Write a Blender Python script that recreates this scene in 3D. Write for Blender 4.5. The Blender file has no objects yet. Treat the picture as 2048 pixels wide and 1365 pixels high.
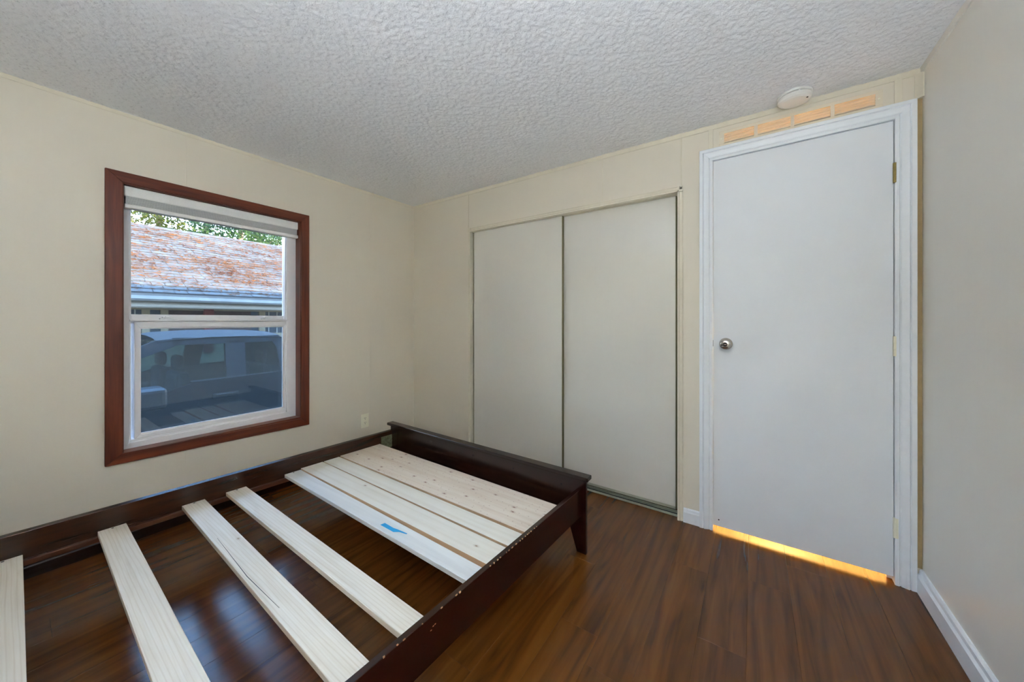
import bpy, bmesh, math, random
from mathutils import Vector, Matrix
import numpy as np

SC = bpy.context.scene
COL = SC.collection
random.seed(7)
RNG = np.random.default_rng(11)

# ------------------------------------------------------------------ camera
cam = bpy.data.cameras.new('camera')
cam.sensor_width = 36.0
cam.lens = 696.476 / 2048 * 36
cam.shift_y = -(682.5 - 641.746) / 2048
cam.clip_start = 0.02
cam.clip_end = 400
camo = bpy.data.objects.new('camera', cam)
camo.location = (2.7359, -2.2602, 1.1804)
camo.rotation_euler = (math.pi / 2, 0, 0.60559)
COL.objects.link(camo)
SC.camera = camo

# ------------------------------------------------------------------ sky, sun, exposure
SC.view_settings.view_transform = 'Standard'
SC.view_settings.look = 'None'
SC.view_settings.gamma = 1.0
SC.view_settings.use_curve_mapping = False
SC.view_settings.exposure = 0.0

world = bpy.data.worlds.new('sky')
SC.world = world
world.use_nodes = True
wn = world.node_tree
wn.nodes.clear()
w_out = wn.nodes.new('ShaderNodeOutputWorld')
w_bg = wn.nodes.new('ShaderNodeBackground')
w_tc = wn.nodes.new('ShaderNodeTexCoord')
w_sep = wn.nodes.new('ShaderNodeSeparateXYZ')
w_ramp = wn.nodes.new('ShaderNodeValToRGB')
w_ramp.color_ramp.elements[0].position = 0.0
w_ramp.color_ramp.elements[0].color = (0.82, 0.92, 1.0, 1)
w_ramp.color_ramp.elements[1].position = 0.62
w_ramp.color_ramp.elements[1].color = (0.28, 0.54, 1.0, 1)
wn.links.new(w_tc.outputs['Generated'], w_sep.inputs[0])
wn.links.new(w_sep.outputs['Z'], w_ramp.inputs[0])
wn.links.new(w_ramp.outputs[0], w_bg.inputs[0])
w_bg.inputs[1].default_value = 16.0
wn.links.new(w_bg.outputs[0], w_out.inputs[0])

FILL_LAMP = 335.0    # brightness of the added fill lamp's diffuser
sun = bpy.data.lights.new('sun', 'SUN')
sun.energy = 52.0
sun.color = (1.0, 0.86, 0.68)
sun.angle = math.radians(0.6)
suno = bpy.data.objects.new('sun', sun)
az, el = math.radians(32), math.radians(12.5)
sd = Vector((math.cos(el) * math.cos(az), math.cos(el) * math.sin(az), math.sin(el)))
suno.rotation_euler = sd.to_track_quat('Z', 'Y').to_euler()
suno.location = (6, 4, 6)
COL.objects.link(suno)

SC.cycles.use_denoising = True
SC.cycles.max_bounces = 12
SC.cycles.diffuse_bounces = 8
SC.cycles.glossy_bounces = 4
SC.cycles.transmission_bounces = 8
SC.cycles.transparent_max_bounces = 24
SC.cycles.sample_clamp_indirect = 60.0
SC.cycles.caustics_reflective = False
SC.cycles.caustics_refractive = False


def lin(r, g, b):
    f = lambda c: (c / 255 / 12.92) if c / 255 <= 0.04045 else ((c / 255 + 0.055) / 1.055) ** 2.4
    return (f(r), f(g), f(b), 1.0)


# ------------------------------------------------------------------ material helpers
class NT:
    def __init__(s, name):
        s.m = bpy.data.materials.new(name)
        s.m.use_nodes = True
        s.t = s.m.node_tree
        s.t.nodes.clear()
        s.out = s.t.nodes.new('ShaderNodeOutputMaterial')
        s.b = s.t.nodes.new('ShaderNodeBsdfPrincipled')
        s.t.links.new(s.b.outputs[0], s.out.inputs[0])

    def n(s, typ, **kw):
        nd = s.t.nodes.new(typ)
        for k, v in kw.items():
            setattr(nd, k, v)
        return nd

    def l(s, a, b):
        s.t.links.new(a, b)

    def coords(s, scale=(1, 1, 1), rand=True):
        tc = s.n('ShaderNodeTexCoord')
        mp = s.n('ShaderNodeMapping')
        mp.inputs['Scale'].default_value = scale
        if rand:
            oi = s.n('ShaderNodeObjectInfo')
            mul = s.n('ShaderNodeVectorMath', operation='SCALE')
            cmb = s.n('ShaderNodeCombineXYZ')
            for i in range(3):
                s.l(oi.outputs['Random'], cmb.inputs[i])
            s.l(cmb.outputs[0], mul.inputs[0])
            mul.inputs['Scale'].default_value = 13.7
            add = s.n('ShaderNodeVectorMath', operation='ADD')
            s.l(tc.outputs['Object'], add.inputs[0])
            s.l(mul.outputs[0], add.inputs[1])
            s.l(add.outputs[0], mp.inputs[0])
        else:
            s.l(tc.outputs['Object'], mp.inputs[0])
        return mp.outputs[0]

    def noise(s, vec, scale, detail=4, rough=0.55, dist=0.0):
        nd = s.n('ShaderNodeTexNoise')
        nd.inputs['Scale'].default_value = scale
        nd.inputs['Detail'].default_value = detail
        nd.inputs['Roughness'].default_value = rough
        nd.inputs['Distortion'].default_value = dist
        s.l(vec, nd.inputs['Vector'])
        return nd.outputs[0]

    def ramp(s, fac, stops, interp='LINEAR'):
        nd = s.n('ShaderNodeValToRGB')
        cr = nd.color_ramp
        cr.interpolation = interp
        while len(cr.elements) < len(stops):
            cr.elements.new(0.5)
        for e, (p, c) in zip(cr.elements, stops):
            e.position = p
            e.color = c if len(c) == 4 else (*c, 1)
        s.l(fac, nd.inputs[0])
        return nd.outputs[0]

    def mix(s, fac, a, b, mode='MIX'):
        nd = s.n('ShaderNodeMixRGB', blend_type=mode)
        for i, v in ((0, fac), (1, a), (2, b)):
            if hasattr(v, 'is_output'):
                s.l(v, nd.inputs[i])
            else:
                nd.inputs[i].default_value = v
        return nd.outputs[0]

    def bump(s, h, strength, dist, norm=None):
        nd = s.n('ShaderNodeBump')
        nd.inputs['Strength'].default_value = strength
        nd.inputs['Distance'].default_value = dist
        s.l(h, nd.inputs['Height'])
        if norm is not None:
            s.l(norm, nd.inputs['Normal'])
        return nd.outputs[0]

    def set(s, **kw):
        names = dict(color='Base Color', rough='Roughness', metal='Metallic', spec='Specular IOR Level', normal='Normal',
                     coat='Coat Weight', coat_rough='Coat Roughness')
        for k, v in kw.items():
            i = s.b.inputs[names[k]]
            if hasattr(v, 'is_output'):
                s.l(v, i)
            else:
                i.default_value = v
        return s


M = {}


def plain(name, col, rough=0.5, metal=0.0, spec=0.5, grain=0.03, gscale=30, bump=0.0, bscale=60):
    t = NT(name)
    v = t.coords(rand=False)
    nz = t.noise(v, gscale, 3)
    dark = tuple(c * (1 - grain * 2) for c in col[:3])
    light = tuple(min(1, c * (1 + grain)) for c in col[:3])
    c = t.ramp(nz, [(0.3, dark), (0.7, light)])
    t.set(color=c, rough=rough, metal=metal, spec=spec)
    if bump:
        t.set(normal=t.bump(t.noise(v, bscale, 3), bump, 0.002))
    M[name] = t.m
    return t


def wall_vinyl(name, col, rough, spec=0.5, streak=0.05):
    """vinyl covered wall board: smooth with a faint vertical fibre"""
    t = NT(name)
    v = t.coords((26, 26, 0.7), rand=False)
    n1 = t.noise(v, 3.0, 4)
    n2 = t.noise(t.coords((1, 1, 1), rand=False), 1.3, 2)
    c = t.mix(n1, tuple(x * 0.965 for x in col[:3]) + (1,), col)
    c = t.mix(t.ramp(n2, [(0.35, (0, 0, 0)), (0.75, (1, 1, 1))]), c, tuple(x * 0.985 for x in col[:3]) + (1,))
    h = t.noise(t.coords((120, 120, 3), rand=False), 2.0, 3)
    t.set(color=c, rough=rough, spec=spec, normal=t.bump(h, streak, 0.001))
    M[name] = t.m


WALL = lin(224, 216, 199)
wall_vinyl('wall_vinyl', WALL, 0.42)
wall_vinyl('wall_vinyl_lit', lin(236, 233, 224), 0.42)  # wall vinyl lightened to put extra light into the right wall's colour
wall_vinyl('closet_vinyl', lin(222, 219, 209), 0.14, 1.0, 0.04)
M['closet_vinyl'].node_tree.nodes['Principled BSDF'].inputs['Coat Weight'].default_value = 1.0
M['closet_vinyl'].node_tree.nodes['Principled BSDF'].inputs['Coat Roughness'].default_value = 0.16
plain('cream_trim', lin(222, 214, 194), 0.42, grain=0.015)
plain('white_paint', lin(236, 240, 244), 0.35, grain=0.01)
plain('door_paint', lin(232, 236, 240), 0.45, grain=0.012, gscale=2.5)
plain('vinyl_white', lin(236, 236, 238), 0.32, grain=0.01)
plain('shade_fabric', lin(236, 236, 234), 0.8, grain=0.02, gscale=200)
plain('shade_grey', lin(196, 197, 198), 0.8, grain=0.02, gscale=200)
plain('plate_almond', lin(240, 236, 214), 0.4, grain=0.01)
plain('socket_dark', lin(24, 20, 16), 0.5)
plain('alu_track', lin(168, 168, 150), 0.38, metal=0.15, grain=0.05)
plain('bronze_edge', lin(120, 112, 78), 0.4, metal=0.6, grain=0.05)
plain('shadow_tan', lin(176, 154, 112), 0.6, grain=0.04)
plain('black_gap', lin(16, 16, 15), 0.7)
plain('nickel', lin(196, 190, 180), 0.22, metal=1.0, grain=0.02)
plain('brass_old', lin(150, 134, 84), 0.35, metal=0.9, grain=0.12, gscale=120)
plain('zinc', lin(158, 164, 132), 0.42, metal=0.7, grain=0.2, gscale=60)
plain('screw_dark', lin(40, 30, 24), 0.45, metal=0.6)
plain('tape_blue', lin(36, 158, 214), 0.6, grain=0.04, gscale=80)
plain('chip_pale', lin(196, 160, 118), 0.8)
plain('detector_white', lin(236, 236, 230), 0.45, grain=0.008)
plain('grille_cream', lin(226, 216, 194), 0.45, grain=0.01)
plain('hall_wall', lin(235, 215, 175), 0.7)
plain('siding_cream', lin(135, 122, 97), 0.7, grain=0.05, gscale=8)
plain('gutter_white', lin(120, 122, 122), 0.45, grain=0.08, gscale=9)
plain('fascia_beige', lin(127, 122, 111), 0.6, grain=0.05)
plain('house_dark', lin(37, 47, 56), 0.3, grain=0.1)
plain('house_brown', lin(70, 48, 37), 0.7, grain=0.1)
plain('post_red', lin(102, 34, 25), 0.6, grain=0.1)
plain('own_siding', lin(153, 150, 142), 0.7, grain=0.05)
plain('own_roof', lin(92, 90, 88), 0.85, grain=0.1)
plain('truck_paint', lin(34, 37, 40), 0.55, metal=0.0, spec=0.10, grain=0.05, gscale=5)
plain('truck_trim', lin(24, 25, 27), 0.45, grain=0.05)
plain('truck_seat', lin(34, 36, 40), 0.8, grain=0.05)
plain('tyre', lin(22, 22, 22), 0.8)
plain('bark', lin(120, 96, 76), 0.9, grain=0.25, gscale=14, bump=0.5, bscale=20)
plain('gravel', lin(96, 89, 79), 0.95, grain=0.2, gscale=40)
plain('wall_bulb_glass', lin(250, 240, 220), 0.3)


# ceiling: sprayed popcorn texture
def popcorn():
    t = NT('ceiling_popcorn')
    v = t.coords(rand=False)
    vo = t.n('ShaderNodeTexVoronoi')
    vo.inputs['Scale'].default_value = 130
    vo.inputs['Randomness'].default_value = 1.0
    t.l(v, vo.inputs['Vector'])
    h1 = t.ramp(vo.outputs['Distance'], [(0.0, (1, 1, 1)), (0.55, (0, 0, 0))])
    nz = t.noise(v, 160, 5, 0.7)
    h2 = t.ramp(nz, [(0.42, (0, 0, 0)), (0.62, (1, 1, 1))])
    h = t.mix(0.6, h1, h2)
    big = t.noise(v, 105, 3)
    spots = t.ramp(big, [(0.28, (0.78, 0.78, 0.78)), (0.42, (1, 1, 1))])
    col = t.mix(1.0, lin(243, 244, 246), spots, 'MULTIPLY')
    t.set(color=col, rough=0.95, spec=0.15, normal=t.bump(h, 0.5, 0.003))
    M['ceiling_popcorn'] = t.m


popcorn()


def floor_mat():
    t = NT('vinyl_plank_brown')
    v = t.coords((1, 1, 1))
    # long cathedral grain that runs along y
    vs = t.coords((10, 0.9, 1))
    g1 = t.noise(vs, 2.2, 3, 0.5, 0.9)
    vf = t.coords((150, 2.2, 1))
    g2 = t.noise(vf, 3.0, 3, 0.6)
    base = t.ramp(g1, [(0.25, lin(66, 36, 12)), (0.42, lin(92, 53, 17)), (0.58, lin(102, 61, 22)), (0.78, lin(113, 71, 29))])
    wv = t.n('ShaderNodeTexWave', wave_type='BANDS', bands_direction='X', wave_profile='SIN')
    wv.inputs['Scale'].default_value = 5.0
    wv.inputs['Distortion'].default_value = 16.0
    wv.inputs['Detail'].default_value = 2.0
    wv.inputs['Detail Scale'].default_value = 0.7
    t.l(t.coords((1, 0.09, 1)), wv.inputs['Vector'])
    base = t.mix(1.0, base, t.ramp(wv.outputs['Fac'], [(0.0, (0.80, 0.78, 0.76)), (0.22, (0.93, 0.93, 0.93)), (1.0, (1.0, 1.0, 1.0))]), 'MULTIPLY')
    col = t.mix(0.06, base, t.ramp(g2, [(0.3, lin(58, 31, 11)), (0.7, lin(108, 66, 29))]))
    oi = t.n('ShaderNodeObjectInfo')
    tone = t.ramp(oi.outputs['Random'], [(0.0, (0.90, 0.90, 0.90)), (1.0, (1.08, 1.08, 1.08))])
    col = t.mix(1.0, col, tone, 'MULTIPLY')
    # dark knots
    vk = t.coords((3.4, 1.0, 1))
    vo = t.n('ShaderNodeTexVoronoi')
    vo.inputs['Scale'].default_value = 1.9
    t.l(vk, vo.inputs['Vector'])
    kn = t.ramp(vo.outputs['Distance'], [(0.02, (0.50, 0.45, 0.42)), (0.08, (0.8, 0.78, 0.76)), (0.22, (1, 1, 1))])
    col = t.mix(0.8, col, t.mix(1.0, col, kn, 'MULTIPLY'))
    h = t.mix(0.5, g2, t.noise(t.coords((320, 6, 1)), 2.0, 2))
    rg = t.ramp(g2, [(0.3, (0.20, 0.20, 0.20)), (0.7, (0.22, 0.22, 0.22))])
    t.set(color=col, rough=rg, spec=0.40, normal=t.bump(h, 0.012, 0.001))
    M['floor_plank'] = t.m


floor_mat()


def wood(name, c_dark, c_mid, c_light, along, rough, grain_scale=1.0, bump=0.1, knots=0.0, knot_col=None, spec=0.5, coat=0.0, rings=0.0):
    t = NT(name)
    sc = {'x': (0.9, 14, 14), 'y': (14, 0.9, 14), 'z': (14, 14, 0.9)}[along]
    sf = {'x': (2.5, 160, 160), 'y': (160, 2.5, 160), 'z': (160, 160, 2.5)}[along]
    g1 = t.noise(t.coords(tuple(a * grain_scale for a in sc)), 2.0, 5, 0.55, 0.7)
    g2 = t.noise(t.coords(sf), 2.0, 3)
    col = t.ramp(g1, [(0.28, c_dark), (0.5, c_mid), (0.72, c_light)])
    col = t.mix(0.22, col, t.ramp(g2, [(0.3, c_dark), (0.7, c_light)]))
    if knots:
        for ks, kr in ((knots, 0.0085), (knots * 3.1, 0.0022)) if knots > 4 else ((knots, 0.008),):
            vo = t.n('ShaderNodeTexVoronoi', voronoi_dimensions='2D')
            vo.inputs['Scale'].default_value = ks
            t.l(t.coords((1.0, 1.8, 1.0)), vo.inputs['Vector'])
            r_ = min(0.4, kr * ks)
            k = t.ramp(vo.outputs['Distance'], [(0.0, (0.95, 0.95, 0.95)), (r_ * 0.7, (0.75, 0.75, 0.75)), (r_, (0.28, 0.28, 0.28)), (r_ * 2.4, (0, 0, 0))])
            sp = t.n('ShaderNodeSeparateColor')
            t.l(vo.outputs['Color'], sp.inputs[0])
            km = t.ramp(sp.outputs[0], [(0.42, (0, 0, 0)), (0.50, (1, 1, 1))])
            col = t.mix(t.mix(1.0, k, km, 'MULTIPLY'), col, knot_col)
    if rings:
        wv = t.n('ShaderNodeTexWave', wave_type='BANDS', bands_direction='Y' if along == 'x' else 'X', wave_profile='SAW')
        wv.inputs['Scale'].default_value = rings
        wv.inputs['Distortion'].default_value = 5.0
        wv.inputs['Detail'].default_value = 2.0
        wv.inputs['Detail Scale'].default_value = 0.8
        t.l(t.coords({'x': (0.10, 1, 1), 'y': (1, 0.10, 1), 'z': (1, 1, 0.10)}[along]), wv.inputs['Vector'])
        rc = t.ramp(wv.outputs['Fac'], [(0.0, (0.80, 0.76, 0.70)), (0.25, (1, 1, 1)), (0.85, (1, 1, 1)), (1.0, (0.88, 0.85, 0.80))])
        col = t.mix(0.6 if rings > 10 else 0.28, col, t.mix(1.0, col, rc, 'MULTIPLY'))
    t.set(color=col, rough=rough, spec=spec, normal=t.bump(t.mix(0.5, g1, g2), bump, 0.0015), coat=coat)
    M[name] = t.m
    return t


wood('espresso_x', lin(27, 14, 8), lin(35, 18, 10), lin(43, 23, 13), 'x', 0.24, spec=0.5)
wood('espresso_brown', lin(40, 21, 11), lin(52, 29, 15), lin(66, 38, 20), 'y', 0.24, spec=0.5)
wood('espresso_y', lin(28, 8, 4), lin(38, 11, 6), lin(48, 15, 8), 'y', 0.24, spec=0.5)
wood('espresso_z', lin(24, 8, 5), lin(34, 11, 7), lin(44, 15, 9), 'z', 0.24, spec=0.5)
wood('rail_inner', lin(50, 26, 14), lin(72, 40, 22), lin(92, 55, 32), 'y', 0.4)
wood('casing_y', lin(62, 23, 10), lin(98, 42, 20), lin(126, 60, 31), 'y', 0.33)
wood('casing_z', lin(62, 23, 10), lin(98, 42, 20), lin(126, 60, 31), 'z', 0.33)
wood('pine_plain', lin(218, 208, 190), lin(233, 226, 212), lin(241, 236, 226), 'x', 0.6, knots=2.0, knot_col=lin(150, 122, 90), grain_scale=1.3, rings=26)
wood('pine_knotty', lin(222, 202, 180), lin(235, 221, 203), lin(242, 231, 216), 'x', 0.6, knots=7.0, knot_col=lin(138, 74, 46), grain_scale=0.8, rings=7)
wood('pine_clear', lin(228, 222, 206), lin(236, 231, 218), lin(240, 237, 226), 'x', 0.6, knots=0.9, knot_col=lin(150, 116, 78), grain_scale=0.8, rings=5)
wood('pine_edge_shaded', lin(176, 140, 106), lin(192, 158, 124), lin(206, 176, 142), 'x', 0.7, grain_scale=0.8)  # pine with the shade between boards put into its colour
wood('pine_white', lin(214, 216, 214), lin(226, 228, 226), lin(234, 236, 234), 'x', 0.6, grain_scale=0.7)


def glass(name, tint, dust, dust_col, speckle=0.0, rough=0.0):
    t = NT(name)
    t.t.nodes.remove(t.b)
    tr = t.n('ShaderNodeBsdfTransparent')
    tr.inputs[0].default_value = tint
    gl = t.n('ShaderNodeBsdfGlossy')
    gl.inputs['Roughness'].default_value = rough
    fr = t.n('ShaderNodeFresnel')
    fr.inputs[0].default_value = 1.45
    mx = t.n('ShaderNodeMixShader')
    t.l(fr.outputs[0], mx.inputs[0])
    t.l(tr.outputs[0], mx.inputs[1])
    t.l(gl.outputs[0], mx.inputs[2])
    res = mx.outputs[0]
    if dust:
        v = t.coords(rand=False)
        n1 = t.noise(v, 7, 4, 0.6)
        f = t.ramp(n1, [(0.25, (dust * 0.75,) * 3), (0.75, (dust * 1.2,) * 3)])
        if speckle:
            n2 = t.noise(t.coords((1, 1, 0.45), rand=False), 420, 2, 0.6)
            sp = t.ramp(n2, [(0.56, (0, 0, 0)), (0.68, (speckle,) * 3)])
            f = t.mix(1.0, f, sp, 'ADD')
        df = t.n('ShaderNodeBsdfDiffuse')
        df.inputs[0].default_value = dust_col
        tl = t.n('ShaderNodeBsdfTranslucent')
        tl.inputs[0].default_value = dust_col
        m2 = t.n('ShaderNodeMixShader')
        m2.inputs[0].default_value = 0.5
        t.l(df.outputs[0], m2.inputs[1])
        t.l(tl.outputs[0], m2.inputs[2])
        m3 = t.n('ShaderNodeMixShader')
        t.l(f, m3.inputs[0])
        t.l(res, m3.inputs[1])
        t.l(m2.outputs[0], m3.inputs[2])
        res = m3.outputs[0]
    t.l(res, t.out.inputs[0])
    M[name] = t.m


glass('glass_clear', (0.93, 0.96, 0.96, 1), 0.006, (0.6, 0.65, 0.7, 1))
glass('glass_dusty', (0.92, 0.96, 0.97, 1), 0.008, (0.4, 0.45, 0.5, 1), 0.03)
glass('insect_screen', (0.90, 0.93, 0.96, 1), 0.16, (0.11, 0.115, 0.11, 1), 0.28)
glass('truck_glass', (0.58, 0.68, 0.70, 1), 0.0, (0, 0, 0, 1))


def leaf_mat(name, c1, c2):
    t = NT(name)
    v = t.coords(rand=False)
    c = t.ramp(t.noise(v, 1.6, 3), [(0.3, c1), (0.7, c2)])
    t.t.nodes.remove(t.b)
    d = t.n('ShaderNodeBsdfDiffuse')
    tl = t.n('ShaderNodeBsdfTranslucent')
    t.l(c, d.inputs[0])
    t.l(c, tl.inputs[0])
    m = t.n('ShaderNodeMixShader')
    m.inputs[0].default_value = 0.45
    t.l(d.outputs[0], m.inputs[1])
    t.l(tl.outputs[0], m.inputs[2])
    t.l(m.outputs[0], t.out.inputs[0])
    M[name] = t.m


leaf_mat('leaf_yellow', lin(58, 66, 20), lin(102, 99, 42))
leaf_mat('leaf_green', lin(34, 52, 29), lin(66, 83, 48))
leaf_mat('needle_rust', lin(73, 38, 19), lin(117, 78, 48))


def shingle_mat():
    t = NT('shingle_grey')
    v = t.coords(rand=False)
    n = t.noise(v, 3.0, 3)
    f = t.noise(v, 180, 2)
    c = t.ramp(n, [(0.3, lin(40, 40, 43)), (0.7, lin(63, 61, 59))])
    c = t.mix(0.25, c, t.ramp(f, [(0.3, lin(27, 27, 32)), (0.7, lin(83, 78, 74))]))
    t.set(color=c, rough=0.9)
    M['shingle_grey'] = t.m


shingle_mat()


# ------------------------------------------------------------------ geometry helpers
def tag(o, label=None, cat=None, group=None, kind=None):
    if label: o['label'] = label
    if cat: o['category'] = cat
    if group: o['group'] = group
    if kind: o['kind'] = kind
    return o


def box(bm, x0, x1, y0, y1, z0, z1, bev=0.0, seg=1):
    vs = [bm.verts.new((x, y, z)) for x in (x0, x1) for y in (y0, y1) for z in (z0, z1)]
    F = [(0, 1, 3, 2), (4, 6, 7, 5), (0, 4, 5, 1), (2, 3, 7, 6), (0, 2, 6, 4), (1, 5, 7, 3)]
    fs = [bm.faces.new([vs[i] for i in f]) for f in F]
    if bev:
        es = list({e for f in fs for e in f.edges})
        bmesh.ops.bevel(bm, geom=es, offset=bev, segments=seg, profile=0.5, affect='EDGES')
    return vs


def hexa(bm, bottom, top, bev=0.0, seg=1):
    """bottom, top: four (x,y,z) each, same order round"""
    a = [bm.verts.new(p) for p in bottom]
    b = [bm.verts.new(p) for p in top]
    fs = [bm.faces.new(a[::-1]), bm.faces.new(b)]
    for i in range(4):
        j = (i + 1) % 4
        fs.append(bm.faces.new([a[i], a[j], b[j], b[i]]))
    if bev:
        es = list({e for f in fs for e in f.edges})
        bmesh.ops.bevel(bm, geom=es, offset=bev, segments=seg, profile=0.5, affect='EDGES')


def prism(bm, pts, off, bev=0.0):
    """closed polygon pts (3-D) swept by vector off"""
    off = Vector(off)
    a = [bm.verts.new(p) for p in pts]
    b = [bm.verts.new(Vector(p) + off) for p in pts]
    fs = [bm.faces.new(a[::-1]), bm.faces.new(b)]
    n = len(pts)
    for i in range(n):
        j = (i + 1) % n
        fs.append(bm.faces.new([a[i], a[j], b[j], b[i]]))
    if bev:
        es = list({e for f in fs for e in f.edges})
        bmesh.ops.bevel(bm, geom=es, offset=bev, segments=2, profile=0.5, affect='EDGES')


def lathe(bm, prof, center, axis, n=32):
    """prof: (radius, height) list; axis 'z' up/down, 'y' along -y, 'x'"""
    rings = []
    for r, h in prof:
        ring = []
        for k in range(n):
            a = 2 * math.pi * k / n
            c, s = r * math.cos(a), r * math.sin(a)
            p = {'z': (c, s, h), 'y': (c, h, s), 'x': (h, c, s)}[axis]
            ring.append(bm.verts.new(Vector(center) + Vector(p)))
        rings.append(ring)
    for i in range(len(rings) - 1):
        for k in range(n):
            j = (k + 1) % n
            bm.faces.new([rings[i][k], rings[i][j], rings[i + 1][j], rings[i + 1][k]])
    bm.faces.new(rings[0][::-1])
    bm.faces.new(rings[-1])


def world_loc(o):
    v = Vector(o.location)
    while o.parent:
        o = o.parent
        v = v + Vector(o.location)
    return v


def obj(name, bm, mat, parent=None, org=None, smooth=False, mats=None):
    """link bm (world coordinates) as ONE mesh object whose origin is org"""
    bmesh.ops.recalc_face_normals(bm, faces=bm.faces[:])
    me = bpy.data.meshes.new(name)
    if org is None:
        if parent is not None:
            org = sum((v.co for v in bm.verts), Vector()) / max(1, len(bm.verts))
        else:
            org = Vector((0, 0, 0))
    org = Vector(org)
    bmesh.ops.translate(bm, verts=bm.verts[:], vec=-org)
    bm.to_mesh(me)
    bm.free()
    me.materials.append(M[mat])
    if smooth:
        for p in me.polygons:
            p.use_smooth = True
    o = bpy.data.objects.new(name, me)
    COL.objects.link(o)
    if parent is not None:
        o.parent = parent
        o.location = org - world_loc(parent)
    else:
        o.location = org
    return o


def empty(name, loc):
    o = bpy.data.objects.new(name, None)
    o.empty_display_size = 0.1
    o.location = loc
    COL.objects.link(o)
    return o


def B():
    return bmesh.new()


def onebox(name, mat, parent, *b, bev=0.0, seg=1, smooth=False):
    bm = B()
    box(bm, *b, bev=bev, seg=seg)
    return obj(name, bm, mat, parent)


# ------------------------------------------------------------------ the room shell
W = 3.3408        # right wall
YF = -3.30        # front wall (behind the camera)
HZ = lambda x, y: 2.300 - 0.0057 * x + 0.0088 * y    # slightly sagging ceiling
TW = 0.12

# floor: sub-floor slab with vinyl planks as its pieces
fl = B()
box(fl, -TW, W + 0.1, YF - 0.1, 1.35, -0.06, -0.004)
floor = obj('floor', fl, 'black_gap')
tag(floor, 'brown wood-look vinyl plank floor of the empty bedroom', 'floor', kind='structure')
PW, PL, GAP = 0.152, 1.22, 0.0001
pmesh = {}
rows = int(math.ceil((W + 0.02) / PW))
for r in range(rows):
    x0 = -0.02 + r * PW
    x1 = min(x0 + PW, W + 0.02)
    yend = 1.30 if x1 > 2.40 else 0.16
    y = YF - random.random() * PL
    while y < yend:
        ya, yb = max(y, YF - 0.02), min(y + PL, yend)
        if yb - ya > 0.02:
            key = (round(x1 - x0, 3), round(yb - ya, 3))
            if key not in pmesh:
                bm = B()
                hx, hy = (x1 - x0) / 2, (yb - ya) / 2
                c = 0.0007
                bot = [(-hx + GAP, -hy + GAP, -0.004), (hx - GAP, -hy + GAP, -0.004), (hx - GAP, hy - GAP, -0.004), (-hx + GAP, hy - GAP, -0.004)]
                mid = [(a, b, -0.0005) for a, b, _ in bot]
                top = [(-hx + c, -hy + c, 0), (hx - c, -hy + c, 0), (hx - c, hy - c, 0), (-hx + c, hy - c, 0)]
                L = [[bm.verts.new(p) for p in ring] for ring in (bot, mid, top)]
                bm.faces.new(L[2])
                for a in range(2):
                    for i in range(4):
                        j = (i + 1) % 4
                        bm.faces.new([L[a][i], L[a][j], L[a + 1][j], L[a + 1][i]])
                me = bpy.data.meshes.new('plank')
                bmesh.ops.recalc_face_normals(bm, faces=bm.faces[:])
                bm.to_mesh(me)
                bm.free()
                me.materials.append(M['floor_plank'])
                pmesh[key] = me
            o = bpy.data.objects.new('plank', pmesh[key])
            COL.objects.link(o)
            o.parent = floor
            o.location = ((x0 + x1) / 2, (ya + yb) / 2, 0)
        y += PL


def sheet(bm, P, th):
    """four corner points (ccw seen from below) extruded up by th"""
    hexa(bm, P, [(a, b, c + th) for a, b, c in P])


# ceiling: a slab whose underside carries the sprayed popcorn crumbs as real relief
X0, X1, Y0, Y1 = -0.01, W + 0.01, YF - 0.01, 0.012
STEP = 0.0050
gx_n, gy_n = int((X1 - X0) / STEP), int((Y1 - Y0) / STEP)
nz = RNG.normal(0, 1, (gy_n, gx_n))


def blur(a, r):
    k = np.exp(-0.5 * (np.arange(-3 * r, 3 * r + 1) / r) ** 2) if r >= 1 else np.array([0.25, 0.5, 0.25])
    k = k / k.sum()
    a = np.apply_along_axis(lambda m: np.convolve(m, k, 'same'), 0, a)
    return np.apply_along_axis(lambda m: np.convolve(m, k, 'same'), 1, a)


n1 = blur(nz, 0); n1 /= n1.std()
n2 = blur(RNG.normal(0, 1, nz.shape), 2); n2 /= n2.std()
hgt = 0.0015 * np.tanh(0.9 * n1 + 0.5 * n2) + 0.0015
gx_, gy_ = np.meshgrid(np.linspace(X0, X1, gx_n), np.linspace(Y0, Y1, gy_n))
gz_ = HZ(gx_, gy_) - hgt
V = np.stack([gx_.ravel(), gy_.ravel(), gz_.ravel()], 1)
idx = np.arange(gx_n * gy_n).reshape(gy_n, gx_n)
Q = np.stack([idx[:-1, :-1].ravel(), idx[1:, :-1].ravel(), idx[1:, 1:].ravel(), idx[:-1, 1:].ravel()], 1)
nV = len(V)
top = [(X0 - 0.1, Y0 - 0.1, 2.42), (X1 + 0.1, Y0 - 0.1, 2.42), (X1 + 0.1, Y1 + 0.1, 2.42), (X0 - 0.1, Y1 + 0.1, 2.42)]
V = np.concatenate([V, np.array(top)])
me = bpy.data.meshes.new('ceiling')
me.vertices.add(len(V))
me.vertices.foreach_set('co', V.ravel())
Q = np.concatenate([Q, [[nV, nV + 1, nV + 2, nV + 3]]])
me.loops.add(Q.size)
me.loops.foreach_set('vertex_index', Q.ravel().astype(np.int32))
me.polygons.add(len(Q))
me.polygons.foreach_set('loop_start', np.arange(0, Q.size, 4, dtype=np.int32))
me.polygons.foreach_set('use_smooth', np.ones(len(Q), dtype=bool))
me.update(calc_edges=True)
me.validate()
me.materials.append(M['ceiling_popcorn'])
ceil_o = bpy.data.objects.new('ceiling', me)
COL.objects.link(ceil_o)
tag(ceil_o, 'white popcorn textured ceiling', 'ceiling', kind='structure')

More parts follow.
